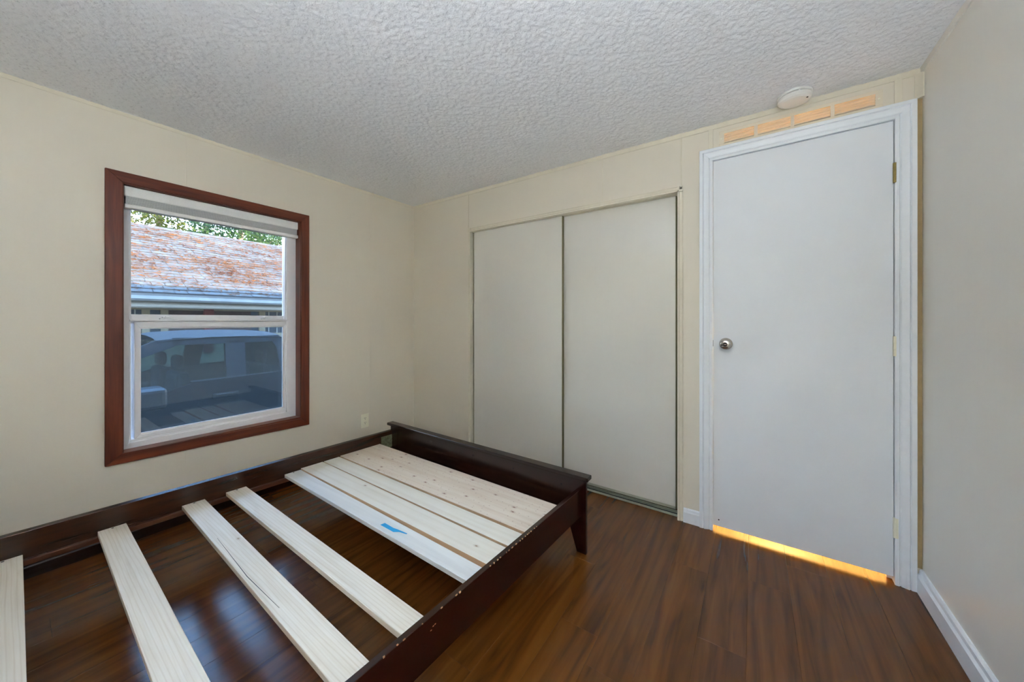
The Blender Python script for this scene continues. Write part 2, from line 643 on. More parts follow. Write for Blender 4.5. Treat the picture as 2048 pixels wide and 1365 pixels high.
# left wall with the window hole
WY0, WY1, WZ0, WZ1 = -1.932, -1.028, 0.462, 1.920
HT = 2.33
bm = B()
box(bm, -TW, 0, YF, WY0, 0, HT)
box(bm, -TW, 0, WY1, 0.1, 0, HT)
box(bm, -TW, 0, WY0, WY1, 0, WZ0)
box(bm, -TW, 0, WY0, WY1, WZ1, HT)
wl = obj('wall_left', bm, 'wall_vinyl')
tag(wl, 'cream vinyl-covered wall around the red-brown framed window', 'wall', kind='structure')
for ys in (-2.86, -1.669, -0.475):
    for zr in ((0.0, WZ0 - 0.01), (WZ1 + 0.01, HT)) if WY0 < ys < WY1 else ((0.0, HT),):
        bm = B()
        prism(bm, [(0, ys - 0.004, zr[0]), (0.0005, ys - 0.0022, zr[0]), (0.0005, ys + 0.0022, zr[0]), (0, ys + 0.004, zr[0])], (0, 0, zr[1] - zr[0]))
        obj('seam_strip', bm, 'wall_vinyl', wl)
bm = B()
box(bm, -TW - 0.012, -TW - 0.001, YF - 0.1, WY0, -0.75, HT + 0.05)
box(bm, -TW - 0.012, -TW - 0.001, WY1, 0.9, -0.75, HT + 0.05)
box(bm, -TW - 0.012, -TW - 0.001, WY0, WY1, -0.75, WZ0)
box(bm, -TW - 0.012, -TW - 0.001, WY0, WY1, WZ1, HT + 0.05)
obj('outer_siding', bm, 'own_siding', wl)

# back wall with closet, door and vent holes
CX0, CX1, CZ = 0.741, 2.372, 1.948
DX0, DX1, DZ = 2.536, 3.272, 2.092
VX0, VX1, VZ0, VZ1 = 2.600, 3.198, 2.160, 2.217
YB = 0.10
bm = B()
box(bm, 0, CX0, 0, YB, 0, HT)
box(bm, CX0, CX1, 0, YB, CZ, HT)
box(bm, CX1, DX0, 0, YB, 0, HT)
box(bm, DX1, W, 0, YB, 0, HT)
box(bm, DX0, DX1, 0, YB, DZ, VZ0)
box(bm, DX0, DX1, 0, YB, VZ1, HT)
box(bm, DX0, VX0, 0, YB, VZ0, VZ1)
box(bm, VX1, DX1, 0, YB, VZ0, VZ1)
wb = obj('wall_back', bm, 'wall_vinyl')
tag(wb, 'cream vinyl wall holding the closet and the white door', 'wall', kind='structure')
# seam battens on the back wall
for name, xa, xb, za, zb, th in (('batten', 0.709, 0.717, 1.972, 2.27, 0.003), ('batten', 2.383, 2.391, 1.974, 2.258, 0.003),
                                 ('batten', 2.528, 2.551, 2.12, 2.258, 0.006), ('batten', 3.256, 3.281, 2.13, 2.258, 0.006),
                                 ('seam_strip', 1.904, 1.910, 1.978, 2.262, 0.001)):
    onebox(name, 'cream_trim', wb, xa, xb, -th, 0.0, za, zb, bev=0.0008)
bm = B()
prism(bm, [(W - 0.023, 0, 2.1475), (W - 0.023, -0.004, 2.1475), (W - 0.004, -0.023, 2.1475), (W, -0.023, 2.1475), (W, 0, 2.1475)], (0, 0, 0.108))
obj('corner_molding', bm, 'cream_trim', wb)

onebox('shadow_strip', 'shadow_tan', wb, 3.3235, W - 0.0005, -0.003, 0.0, 0.101, 2.147)  # tan strip paints the shade on the wall beside the door casing

# right and front walls
bm = B()
box(bm, W, W + 0.1, YF, 0.11, 0, HT)
wr = obj('wall_right', bm, 'wall_vinyl_lit')
tag(wr, 'plain cream wall at the right beside the white door', 'wall', kind='structure')
bm = B()
box(bm, -TW, W + 0.1, YF - 0.1, YF, 0, HT)
tag(obj('wall_front', bm, 'wall_vinyl'), 'plain cream wall behind the camera', 'wall', kind='structure')

# ceiling trims
def ctrim(name, label, P0, P1, n, h=0.026, th=0.006):
    bm = B()
    n = Vector(n)
    a, b = Vector(P0), Vector(P1)
    up = 0.03
    q = lambda p, d, z: tuple(p + n * d + Vector((0, 0, z)))
    hexa(bm, [q(a, 0, -h), q(b, 0, -h), q(b, th * 0.6, -h), q(a, th * 0.6, -h)],
         [q(a, 0, up), q(b, 0, up), q(b, th, up), q(a, th, up)])
    o = obj(name, bm, 'cream_trim')
    tag(o, label, 'trim', kind='structure')


ctrim('trim_1', 'flat cream strip where the back wall meets the ceiling', (0, 0, HZ(0, 0)), (W, 0, HZ(W, 0)), (0, -1, 0), 0.028)
ctrim('trim_2', 'flat cream strip where the window wall meets the ceiling', (0, YF, HZ(0, YF)), (0, 0, HZ(0, 0)), (1, 0, 0), 0.020)
ctrim('trim_3', 'flat cream strip where the right wall meets the ceiling', (W, YF, HZ(W, YF)), (W, 0, HZ(W, 0)), (-1, 0, 0), 0.028, 0.010)
bpy.data.objects['trim_3'].data.materials[0] = M['wall_vinyl_lit']


# baseboards
def bprof(axis, sign, face, a, b, h, th, name, label):
    """baseboard running from a to b along axis; wall face at `face`, sticking out along sign"""
    prof = [(0, 0), (th, 0), (th, h * 0.72), (th * 0.62, h * 0.80), (th * 0.55, h * 0.93), (th * 0.3, h), (0, h)]
    bm = B()
    if axis == 'y':
        prism(bm, [(face + sign * d, a, z) for d, z in prof], (0, b - a, 0))
    else:
        prism(bm, [(a, face + sign * d, z) for d, z in prof], (b - a, 0, 0))
    tag(obj(name, bm, 'white_paint'), label, 'baseboard', kind='structure')


bprof('y', -1, W, YF, -0.006, 0.100, 0.020, 'baseboard_right', 'white baseboard with stepped top along the right wall')
bprof('x', -1, 0.0, 2.399, 2.486, 0.082, 0.012, 'baseboard_back', 'short white baseboard between closet and white door')
bprof('y', 1, 0.0, YF, 0.0, 0.070, 0.012, 'baseboard_left', 'low dark brown baseboard under the window behind the bed frame')
bpy.data.objects['baseboard_left'].data.materials[0] = M['espresso_y']

# ------------------------------------------------------------------ closet
bm = B()
box(bm, CX0 - 0.30, CX0 - 0.25, YB, 0.75, 0, HT)
box(bm, CX1 + 0.001, CX1 + 0.03, YB, 0.75, 0, HT)
box(bm, CX0 - 0.30, CX1 + 0.03, 0.75, 0.80, 0, HT)
box(bm, CX0 - 0.30, CX1 + 0.03, YB, 0.80, HT, HT + 0.03)
box(bm, CX0 - 0.30, CX1 + 0.0, YB + 0.02, 0.76, -0.004, 0.0)
tag(obj('wall_closet', bm, 'wall_vinyl'), 'inside of the closet behind the sliding panels', 'wall', kind='structure')

# opening trim: header and two jambs of cream molding
tr = empty('trim_4', (CX0, 0, 0))
tag(tr, 'cream molding framing the sliding closet opening', 'trim', kind='structure')
jp = [(0, 0.0), (0, -0.006), (0.006, -0.010), (0.016, -0.010), (0.020, -0.014), (0.029, -0.014), (0.029, 0.0)]
for nm, x, s in (('jamb', CX0 + 0.002, -1), ('jamb', CX1 - 0.004, 1)):
    bm = B()
    pts = [(x + s * (0.029 - d), y, 0.001) for d, y in jp]
    prism(bm, pts, (0, 0, CZ + 0.024))
    box(bm, min(x, x + s * 0.008) , max(x, x + s * 0.008), 0.0, YB - 0.005, 0.001, CZ)
    obj(nm, bm, 'cream_trim', tr)
bm = B()
prism(bm, [(CX0 - 0.027, y, CZ - 0.006 + (0.029 - d) * 1.12) for d, y in jp], (CX1 - CX0 + 0.052, 0, 0))
box(bm, CX0, CX1, 0.0, YB - 0.005, CZ - 0.008, CZ)
obj('header', bm, 'cream_trim', tr)
# bottom track
bt = B()
TX0, TX1 = CX0 + 0.010, CX1 - 0.012
box(bt, TX0, TX1, 0.026, 0.084, 0.0005, 0.004)
for ya, yb, h in ((0.026, 0.030, 0.013), (0.031, 0.041, 0.008), (0.080, 0.084, 0.012)):
    box(bt, TX0, TX1, ya, yb, 0.002, h, bev=0.001)
obj('bottom_track', bt, 'alu_track', tr)
bm = B()
box(bm, TX0, TX1, 0.0415, 0.048, 0.004, 0.010)
obj('track_groove', bm, 'black_gap', tr)


def slide_door(name, label, x0, x1, y0, y1, z0, z1):
    d = empty(name, ((x0 + x1) / 2, y0, z0))
    tag(d, label, 'door', kind='structure')
    onebox('panel', 'closet_vinyl', d, x0 + 0.006, x1 - 0.006, y0 + 0.001, y1 - 0.001, z0, z1)
    for xa, xb in ((x0, x0 + 0.0055), (x1 - 0.0055, x1)):
        bm = B()
        box(bm, xa, xb, y0 + 0.002, y1, z0, z1, bev=0.001)
        obj('edge_strip', bm, 'bronze_edge', d)
    onebox('bottom_rail', 'alu_track', d, x0 + 0.006, x1 - 0.006, y0 - 0.001, y0 + 0.0005, z0, z0 + 0.016)
    return d


slide_door('door_2', 'left sliding closet panel in cream vinyl, nearer the window', 0.755, 1.603, 0.018, 0.042, 0.026, 1.9395)
slide_door('door_3', 'right sliding closet panel in cream vinyl, beside the white door', 1.560, 2.354, 0.048, 0.070, 0.032, 1.9395)

# ------------------------------------------------------------------ hinged white door
dr = empty('door_1', (3.257, 0.0, 0.03))
tag(dr, 'plain white flush door with nickel knob and light under it', 'door', kind='structure')
onebox('leaf', 'door_paint', dr, 2.5509, 3.2545, 0.0, 0.035, 0.0295, 2.0785, bev=0.0015)
# casing with colonial profile (across: 0 = inner edge)
cprof = [(0, 0), (0, -0.010), (0.006, -0.0125), (0.013, -0.0125), (0.0165, -0.0065), (0.021, -0.0115), (0.034, -0.0165), (0.043, -0.0185),
         (0.0465, -0.0120), (0.0495, -0.0185), (0.064, -0.0185), (0.066, -0.0165), (0.066, 0)]
xi0, xi1, zi = 2.5495, 3.2565, 2.0815


def casing(bm, side):
    pts0, pts1 = [], []
    for d, y in cprof:
        if side == 'l':
            pts0.append((xi0 - d, y, 0.0005)); pts1.append((xi0 - d, y, zi + d))
        elif side == 'r':
            pts0.append((xi1 + d, y, 0.0005)); pts1.append((xi1 + d, y, zi + d))
        else:
            pts0.append((xi0 - d, y, zi + d)); pts1.append((xi1 + d, y, zi + d))
    a = [bm.verts.new(p) for p in pts0]
    b = [bm.verts.new(p) for p in pts1]
    bm.faces.new(a[::-1]); bm.faces.new(b)
    for i in range(len(a)):
        j = (i + 1) % len(a)
        bm.faces.new([a[i], a[j], b[j], b[i]])


cs = empty('trim_5', (2.5, 0, 0))
tag(cs, 'white grooved casing around the white hinged door', 'trim', kind='structure')
for s in ('l', 'r', 't'):
    bm = B()
    casing(bm, s)
    obj('side_casing' if s != 't' else 'head_casing', bm, 'white_paint', cs)
bm = B()
box(bm, DX0, 2.5490, 0.0, YB, 0.0005, 2.082)
box(bm, 3.2570, DX1, 0.0, YB, 0.0005, 2.082)
box(bm, DX0, DX1, 0.0, YB, 2.0812, DZ)
obj('jamb', bm, 'white_paint', cs)
bm = B()
box(bm, 3.240, 3.2575, 0.036, 0.048, 0.0005, 2.08)
box(bm, 2.549, 3.257, 0.036, 0.048, 2.068, 2.0815)
obj('stop', bm, 'white_paint', cs)
# hinges
for nm, z, mt in (('hinge', 1.842, 'brass_old'), ('hinge', 1.066, 'plate_almond'), ('hinge', 0.254, 'plate_almond')):
    bm = B()
    for k in range(3):
        z0 = z - 0.045 + k * 0.03
        lathe(bm, [(0.0055, 0), (0.0062, 0.001), (0.0062, 0.0285), (0.0055, 0.0295)], (3.2568, -0.006, z0), 'z', 12)
    box(bm, 3.2575, 3.2665 if z < 0.5 else 3.2600, -0.0135, -0.0115, z - 0.044, z + 0.044)
    h = obj(nm, bm, mt, dr)
    if mt == 'brass_old':
        h['label'] = 'bare brass hinge'
# knob
kc = (2.612, 0.0, 1.052)
bm = B()
lathe(bm, [(0.031, 0.0), (0.0325, -0.003), (0.031, -0.008), (0.022, -0.012), (0.012, -0.014), (0.011, -0.030), (0.016, -0.036),
           (0.0255, -0.044), (0.0275, -0.054), (0.0255, -0.062), (0.019, -0.066), (0.012, -0.0665)], kc, 'y', 36)
kn = obj('knob', bm, 'nickel', dr, smooth=True)
kn['label'] = 'round brushed nickel knob'
bm = B()
lathe(bm, [(0.0105, -0.0664), (0.0105, -0.0672)], kc, 'y', 24)
obj('lock_recess', bm, 'black_gap', kn)
bm = B()
box(bm, kc[0] - 0.007, kc[0] + 0.007, -0.0715, -0.0673, kc[2] - 0.002, kc[2] + 0.002, bev=0.0008)
obj('lock_button', bm, 'nickel', kn)
bm = B()
lathe(bm, [(0.0016, -0.0648), (0.0016, -0.0655)], (kc[0] + 0.0195, 0, kc[2] + 0.001), 'y', 10)
obj('release_hole', bm, 'black_gap', kn)
onebox('latch_bolt', 'screw_dark', dr, 2.5488, 2.5507, 0.004, 0.030, 1.035, 1.070)
bm = B()
lathe(bm, [(0.0035, 0.0), (0.0035, -0.0012), (0.001, -0.002)], (2.578, 0, 0.066), 'y', 12)
obj('screw', bm, 'screw_dark', dr)

# ------------------------------------------------------------------ vent grille over the door
vt = empty('vent_grille', (2.9, 0, 2.148))
tag(vt, 'cream slotted return-air grille above the white door', 'vent')
gx0, gx1, gz0, gz1 = 2.581, 3.219, 2.1475, 2.232
cells = [(2.604, 2.740), (2.756, 2.892), (2.906, 3.042), (3.057, 3.195)]
bm = B()
box(bm, gx0, gx1, -0.008, 0.0, VZ1 - 0.002, gz1, bev=0.0015)
box(bm, gx0, gx1, -0.008, 0.0, gz0, VZ0 + 0.002, bev=0.0015)
xs = [gx0] + [c for cell in cells for c in cell] + [gx1]
for i in range(0, len(xs), 2):
    box(bm, xs[i], xs[i + 1], -0.008, 0.0, VZ0 + 0.0015, VZ1 - 0.0015)
obj('face_plate', bm, 'grille_cream', vt)
for ca, cb_ in cells:
    for k in range(5):
        z = VZ0 + 0.001 + k * 0.0125
        bm = B()
        box(bm, ca, cb_, -0.0075, -0.0055, z + 0.0062, z + 0.0100)
        prism(bm, [(ca, -0.006, z + 0.0085), (ca, -0.0055, z + 0.0100), (ca, 0.0125, z + 0.0015), (ca, 0.0120, z)], (cb_ - ca, 0, 0))
        obj('slat', bm, 'grille_cream', vt)
for x in (2.592, 3.2065):
    bm = B()
    lathe(bm, [(0.0045, -0.008), (0.004, -0.0098), (0.001, -0.0102)], (x, 0, 2.190), 'y', 14)
    obj('screw', bm, 'plate_almond', vt)

# ------------------------------------------------------------------ smoke detector
sx, sy = 2.902, -0.078
sz = HZ(sx, sy)
sm = empty('smoke_detector', (sx, sy, sz))
tag(sm, 'round white smoke detector on the ceiling above the grille', 'smoke detector')
bm = B()
lathe(bm, [(0.070, 0.0), (0.070, -0.010), (0.067, -0.012)], (sx, sy, sz), 'z', 48)
obj('base', bm, 'detector_white', sm)
bm = B()
lathe(bm, [(0.061, -0.010), (0.061, -0.0155)], (sx, sy, sz), 'z', 48)
obj('vent_ring', bm, 'black_gap', sm)
bm = B()
lathe(bm, [(0.066, -0.0145), (0.068, -0.018), (0.067, -0.026), (0.061, -0.033), (0.050, -0.037), (0.02, -0.0385)], (sx, sy, sz), 'z', 48)
obj('cover', bm, 'detector_white', sm)
for k in range(8):
    a = k * math.pi / 4 + 0.2
    bm = B()
    box(bm, -0.003, 0.003, -0.003, 0.003, -0.016, -0.011)
    bmesh.ops.translate(bm, verts=bm.verts[:], vec=(sx + 0.0645 * math.cos(a), sy + 0.0645 * math.sin(a), sz))
    obj('clip', bm, 'detector_white', sm)
bm = B()
lathe(bm, [(0.004, -0.0365), (0.004, -0.0385)], (sx + 0.046, sy - 0.02, sz), 'z', 14)
obj('indicator', bm, 'black_gap', sm)

# ------------------------------------------------------------------ wall outlet
oy, oz = -0.526, 0.324
ot = empty('wall_outlet', (0, oy, oz - 0.058))
tag(ot, 'almond duplex outlet low on the window wall near the corner', 'outlet')
onebox('cover_plate', 'plate_almond', ot, 0, 0.006, oy - 0.036, oy + 0.036, oz - 0.058, oz + 0.058, bev=0.002, seg=2)
for dz in (0.0195, -0.0195):
    bm = B()
    pts = []
    for k in range(20):
        a = 2 * math.pi * k / 20
        pts.append((0.0055, oy + 0.017 * math.cos(a), oz + dz + max(-0.012, min(0.012, 0.017 * math.sin(a)))))
    prism(bm, pts, (0.002, 0, 0))
    so = obj('socket', bm, 'plate_almond', ot)
    bm = B()
    box(bm, 0.0074, 0.0079, oy - 0.0075, oy - 0.0050, oz + dz + 0.000, oz + dz + 0.009)
    box(bm, 0.0074, 0.0079, oy + 0.0050, oy + 0.0075, oz + dz + 0.001, oz + dz + 0.008)
    lathe(bm, [(0.0028, 0.0074), (0.0028, 0.0079)], (0, oy, oz + dz - 0.006), 'x', 12)
    obj('slots', bm, 'socket_dark', so)
bm = B()
lathe(bm, [(0.0032, 0.0058), (0.0028, 0.0072)], (0, oy, oz), 'x', 12)
obj('screw', bm, 'plate_almond', ot)

# ------------------------------------------------------------------ window in the left wall
win = empty('window_1', (-0.06, -1.48, WZ0))
tag(win, 'single-hung white vinyl window in a red-brown wood frame', 'window', kind='structure')


def frame4(name, mats, parent, xa, xb, yo0, yo1, zo0, zo1, yi0, yi1, zi0, zi1, bev=0.0015, skew=0.0):
    """four mitred members"""
    sk = lambda y: skew * (y + 1.48)
    o = {}
    corners_o = [(yo0, zo0), (yo1, zo0), (yo1, zo1), (yo0, zo1)]
    corners_i = [(yi0, zi0), (yi1, zi0), (yi1, zi1), (yi0, zi1)]
    for i, nm in enumerate(('bottom', 'right', 'top', 'left')):
        j = (i + 1) % 4
        quad = [corners_o[i], corners_o[j], corners_i[j], corners_i[i]]
        lo = lambda y, z: z + (sk(y) if z < 1.0 else 0.0)
        bm = B()
        hexa(bm, [(xa, y, lo(y, z)) for y, z in quad], [(xb, y, lo(y, z)) for y, z in quad], bev=bev)
        mt = mats[0] if i in (0, 2) else mats[1]
        obj(name, bm, mt, parent)


SK = -0.026
frame4('casing', ('casing_y', 'casing_z'), win, 0.0, 0.018, -1.982, -0.986, 0.419, 1.963, -1.920, -1.042, 0.473, 1.907, bev=0.002, skew=SK)
frame4('jamb_liner', ('casing_y', 'casing_z'), win, -0.064, 0.010, -1.931, -1.029, 0.463, 1.919, -1.916, -1.046, 0.478, 1.903, bev=0.001, skew=SK * 0.4)
# vinyl master frame
frame4('vinyl_frame', ('vinyl_white', 'vinyl_white'), win, -TW - 0.01, -0.064, -1.920, -1.040, 0.470, 1.912, -1.886, -1.106, 0.512, 1.875, bev=0.002)
frame4('frame_step', ('vinyl_white', 'vinyl_white'), win, -TW - 0.005, -0.078, -1.887, -1.105, 0.511, 1.876, -1.878, -1.112, 0.524, 1.866, bev=0.001)
# lower sash (inner track)
frame4('lower_sash', ('vinyl_white', 'vinyl_white'), win, -0.100, -0.074, -1.866, -1.084, 0.524, 1.176, -1.846, -1.118, 0.545, 1.140, bev=0.002)
frame4('glazing_bead', ('vinyl_white', 'vinyl_white'), win, -0.094, -0.080, -1.847, -1.117, 0.544, 1.141, -1.840, -1.124, 0.551, 1.134, bev=0.001)
bm = B()
box(bm, -0.090, -0.086, -1.842, -1.122, 0.549, 1.136)
obj('lower_pane', bm, 'glass_dusty', win)
# upper sash (outer track)
frame4('upper_sash', ('vinyl_white', 'vinyl_white'), win, -0.126, -0.104, -1.900, -1.085, 1.165, 1.890, -1.879, -1.106, 1.216, 1.868, bev=0.002)
bm = B()
box(bm, -0.117, -0.113, -1.881, -1.104, 1.214, 1.870)
obj('upper_pane', bm, 'glass_clear', win)
bm = B()
box(bm, -0.102, -0.060, -1.885, -1.095, 1.177, 1.188, bev=0.002)
obj('meeting_rail', bm, 'vinyl_white', win)
for y in (-1.735, -1.230):
    bm = B()
    box(bm, -0.098, -0.070, y - 0.030, y + 0.030, 1.188, 1.194, bev=0.001)
    prism(bm, [(-0.094, y - 0.008, 1.194), (-0.094, y + 0.020, 1.194), (-0.094, y + 0.012, 1.206), (-0.094, y - 0.004, 1.206)], (0.018, 0, 0))
    box(bm, -0.080, -0.062, y - 0.022, y + 0.006, 1.197, 1.203, bev=0.001)
    obj('sash_lock', bm, 'vinyl_white', win)
# insect screen outside the lower sash
frame4('screen_frame', ('vinyl_white', 'vinyl_white'), win, -0.128, -0.118, -1.872, -1.110, 0.520, 1.190, -1.856, -1.112, 0.536, 1.176, bev=0.001)
bm = B()
box(bm, -0.1235, -0.1230, -1.858, -1.110, 0.534, 1.178)
obj('insect_screen', bm, 'insect_screen', win)

# cellular shade, drawn up
sh = empty('window_shade', (-0.03, -1.48, 1.79))
tag(sh, 'white cellular shade drawn up at the top of the window', 'window shade')
onebox('head_rail', 'shade_fabric', sh, -0.060, -0.014, -1.914, -1.050, 1.848, 1.901, bev=0.003)
for k in range(7):
    z = 1.8075 + k * 0.0058
    bm = B()
    prism(bm, [(-0.056, -1.906, z), (-0.060, -1.906, z + 0.0028), (-0.056, -1.906, z + 0.0056), (-0.020, -1.906, z + 0.0056),
               (-0.0165, -1.906, z + 0.0028), (-0.020, -1.906, z)], (0, 0.850, 0))
    obj('pleat', bm, 'shade_grey', sh)
onebox('bottom_rail', 'shade_fabric', sh, -0.060, -0.012, -1.912, -1.050, 1.785, 1.8065, bev=0.003)

# a light portal in the window opening helps the renderer find the sky
def portal(loc, rot, sx_, sy_):
    l = bpy.data.lights.new('sky_portal', 'AREA')
    l.shape = 'RECTANGLE'
    l.size, l.size_y = sx_, sy_
    l.cycles.is_portal = True
    o = bpy.data.objects.new('sky_portal', l)
    o.location, o.rotation_euler = loc, rot
    COL.objects.link(o)


portal((-0.16, -1.48, 1.19), (0, -math.pi / 2, 0), 1.50, 0.95)

# ------------------------------------------------------------------ torchiere added as fill light, unseen behind the camera
lt = NT('fill_diffuser')
lt.t.nodes.remove(lt.b)
le = lt.n('ShaderNodeEmission')
le.inputs[0].default_value = (0.86, 0.96, 1.10, 1)
le.inputs[1].default_value = FILL_LAMP
lt.l(le.outputs[0], lt.out.inputs[0])
M['fill_diffuser'] = lt.m
LX, LY, LZ = 2.95, -2.85, 1.15
lp = empty('fill_lamp', (LX, LY, 0))
tag(lp, 'added nickel torchiere fill lamp, unseen behind the camera', 'lamp')
bm = B()
lathe(bm, [(0.14, 0.0005), (0.14, 0.012), (0.03, 0.024)], (LX, LY, 0), 'z', 32)
obj('base', bm, 'nickel', lp)
bm = B()
lathe(bm, [(0.011, 0.02), (0.011, LZ - 0.10), (0.03, LZ - 0.095), (0.03, LZ - 0.085)], (LX, LY, 0), 'z', 16)
obj('pole', bm, 'nickel', lp)
bm = B()
lathe(bm, [(0.03, -0.09), (0.09, -0.065), (0.145, -0.02), (0.16, 0.02), (0.155, 0.02), (0.14, -0.018), (0.085, -0.06), (0.03, -0.083)], (LX, LY, LZ), 'z', 32)
obj('bowl', bm, 'vinyl_white', lp, smooth=True)
bm = B()
lathe(bm, [(0.135, -0.012), (0.135, -0.006)], (LX, LY, LZ), 'z', 32)
obj('diffuser', bm, 'fill_diffuser', lp)

# ------------------------------------------------------------------ hall behind the white door
bm = B()
box(bm, 2.36, 2.40, YB, 1.35, 0, 2.4)
box(bm, 3.40, 3.44, YB, 1.35, 0, 2.4)
box(bm, 2.36, 3.44, 1.30, 1.35, 0, 2.4)
box(bm, 2.36, 3.44, YB, 1.35, 2.36, 2.40)
tag(obj('wall_hall', bm, 'hall_wall'), 'warm lit hallway walls behind the white door', 'wall', kind='structure')
hl = bpy.data.lights.new('hall_lamp', 'POINT')
hl.energy = 120
hl.color = (1.0, 0.76, 0.38)
hl.shadow_soft_size = 0.09
hlo = bpy.data.objects.new('hall_lamp', hl)
hlo.location = (2.9, 1.05, 0.95)
COL.objects.link(hlo)

# ------------------------------------------------------------------ bed frame
bed = empty('bed_frame', (1.2, -1.6, 0))
tag(bed, 'dark espresso platform bed frame with bare pine slats and no mattress', 'bed')
SL = -0.029                                      # the footboard runs slightly askew to the wall
zc = lambda x: 0.007 * (x - 2.063)               # ... and sits a little lower at its left end
fy = lambda x, y0=-0.609: y0 + SL * (x - 2.045)   # front face of the legs
Lx = lambda y: 0.420 + 0.065 * (y + 0.62)        # inner face of the left rail
Rx = lambda y: 1.998 + 0.0475 * (y + 0.61)       # inner face of the right rail
RT, RB_, RTH = 0.330, 0.192, 0.023
YH = -2.66                                       # head end


def slab(bm, xa, xb, ya, yb, z0, z1, bev=0.0):
    """box along the footboard's own direction: ya / yb are offsets from the leg face"""
    q = lambda x, d, z: (x, fy(x) + d, z + zc(x))
    hexa(bm, [q(xa, ya, z0), q(xb, ya, z0), q(xb, yb, z0), q(xa, yb, z0)],
         [q(xa, ya, z1), q(xb, ya, z1), q(xb, yb, z1), q(xa, yb, z1)], bev=bev, seg=2)


bm = B()
slab(bm, 0.470, 1.965, 0.003, 0.018, 0.150, 0.378)
fb = obj('footboard', bm, 'espresso_x', bed)
bm = B()
slab(bm, 0.387, 2.063, -0.022, 0.032, 0.377, 0.397, bev=0.004)
obj('cap', bm, 'espresso_x', fb)
for x, z in ((0.873, 0.332), (1.184, 0.327), (1.274, 0.325), (1.590, 0.322), (1.904, 0.319)):
    bm = B()
    lathe(bm, [(0.0045, 0.0035), (0.0045, 0.0018)], (x, fy(x), z), 'y', 12)
    obj('bolt_hole', bm, 'black_gap', fb)
# legs: boards that taper below the rail
for s, xo, xw in ((1, 2.045, 1.955), (-1, 0.405, 0.492)):
    xb = xo - s * 0.051
    xm = xo - s * 0.088
    bm = B()
    pts = [(xo, fy(xo), 0.0), (xo, fy(xo), 0.3775 + zc(xo)), (xw, fy(xw), 0.3775 + zc(xw)), (xm, fy(xm), 0.150), (xm, fy(xm), 0.112), (xb, fy(xb), 0.0)]
    prism(bm, pts, (0, 0.019, 0), bev=0.0015)
    obj('leg', bm, 'espresso_z', bed)


def rail(f, th, mat, yf):
    """side rail whose top edge slopes gently towards the slats"""
    prof = [(0, RB_), (0, RT - 0.0056), (0.05, RT - 0.0040), (0.92, RT - 0.0004), (0.97, RT - 0.0006), (1, RT - 0.002), (1, RB_)]
    bm = B()
    a = [bm.verts.new((f(YH) + d * th, YH, z)) for d, z in prof]
    b = [bm.verts.new((f(yf) + d * th, yf, z)) for d, z in prof]
    bm.faces.new(a); bm.faces.new(b)
    for i in range(len(a)):
        j = (i + 1) % len(a)
        bm.faces.new([a[i], a[j], b[j], b[i]])
    return obj('side_rail', bm, mat, bed)


rr = rail(Rx, RTH, 'espresso_y', fy(2.0))
rl = rail(Lx, -RTH, 'espresso_brown', fy(0.45))
for par, f, th, yf in ((rr, Rx, -0.022, -0.66), (rl, Lx, 0.022, -0.66)):
    bm = B()
    q = lambda y, d, z: (f(y) + d, y, z)
    hexa(bm, [q(YH, 0, 0.196), q(yf, 0, 0.196), q(yf, th, 0.196), q(YH, th, 0.196)],
         [q(YH, 0, 0.2185), q(yf, 0, 0.2185), q(yf, th, 0.2185), q(YH, th, 0.2185)], bev=0.002)
    lg = obj('ledger', bm, 'rail_inner', par)
    lg['label'] = 'lighter ledger strip under the slats'
# corner bracket
bm = B()
y0, y1 = -0.655, fy(0.42) - 0.002
hexa(bm, [(Lx(y0) + 0.0003, y0, 0.20), (Lx(y1) + 0.0003, y1, 0.20), (Lx(y1) + 0.003, y1, 0.20), (Lx(y0) + 0.003, y0, 0.20)],
     [(Lx(y0) + 0.0003, y0, 0.296), (Lx(y1) + 0.0003, y1, 0.296), (Lx(y1) + 0.003, y1, 0.296), (Lx(y0) + 0.003, y0, 0.296)], bev=0.0008)
br = obj('bracket', bm, 'zinc', rl)
br['label'] = 'zinc corner bracket'
# worn chips on the top outer edge of the right rail
bm = B()
for y in [-1.02, -1.035, -1.06, -1.075, -1.085, -1.10, -1.12, -1.135, -1.16, -1.185, -1.205, -1.22, -1.255, -1.27, -1.29, -1.31, -1.455, -1.47, -1.53, -1.60, -1.66, -1.68, -1.72]:
    ln = random.uniform(0.003, 0.010)
    x = Rx(y) + RTH
    box(bm, x - random.uniform(0.002, 0.004), x + 0.0004, y - ln / 2, y + ln / 2, RT - random.uniform(0.002, 0.005), RT + 0.0003, bev=0.0008)
for y, z in ((-1.555, 0.298), (-1.562, 0.297), (-1.57, 0.29), (-1.72, 0.26)):
    x = Rx(y) + RTH
    box(bm, x - 0.001, x + 0.0004, y - 0.0025, y + 0.0025, z - 0.001, z + 0.001)
ch = obj('paint_chips', bm, 'chip_pale', rr)
ch['kind'] = 'stuff'
# head end: low board and legs mirroring the foot
hx0, hx1 = Lx(YH) - RTH, Rx(YH) + RTH
onebox('headboard', 'espresso_x', bed, hx0 + 0.06, hx1 - 0.06, YH - 0.021, YH - 0.002, 0.15, 0.86)
for xa, xb in ((hx0 - 0.02, hx0 + 0.06), (hx1 - 0.06, hx1 + 0.02)):
    onebox('leg', 'espresso_z', bed, xa, xb, YH - 0.022, YH - 0.001, 0.0, 0.90)

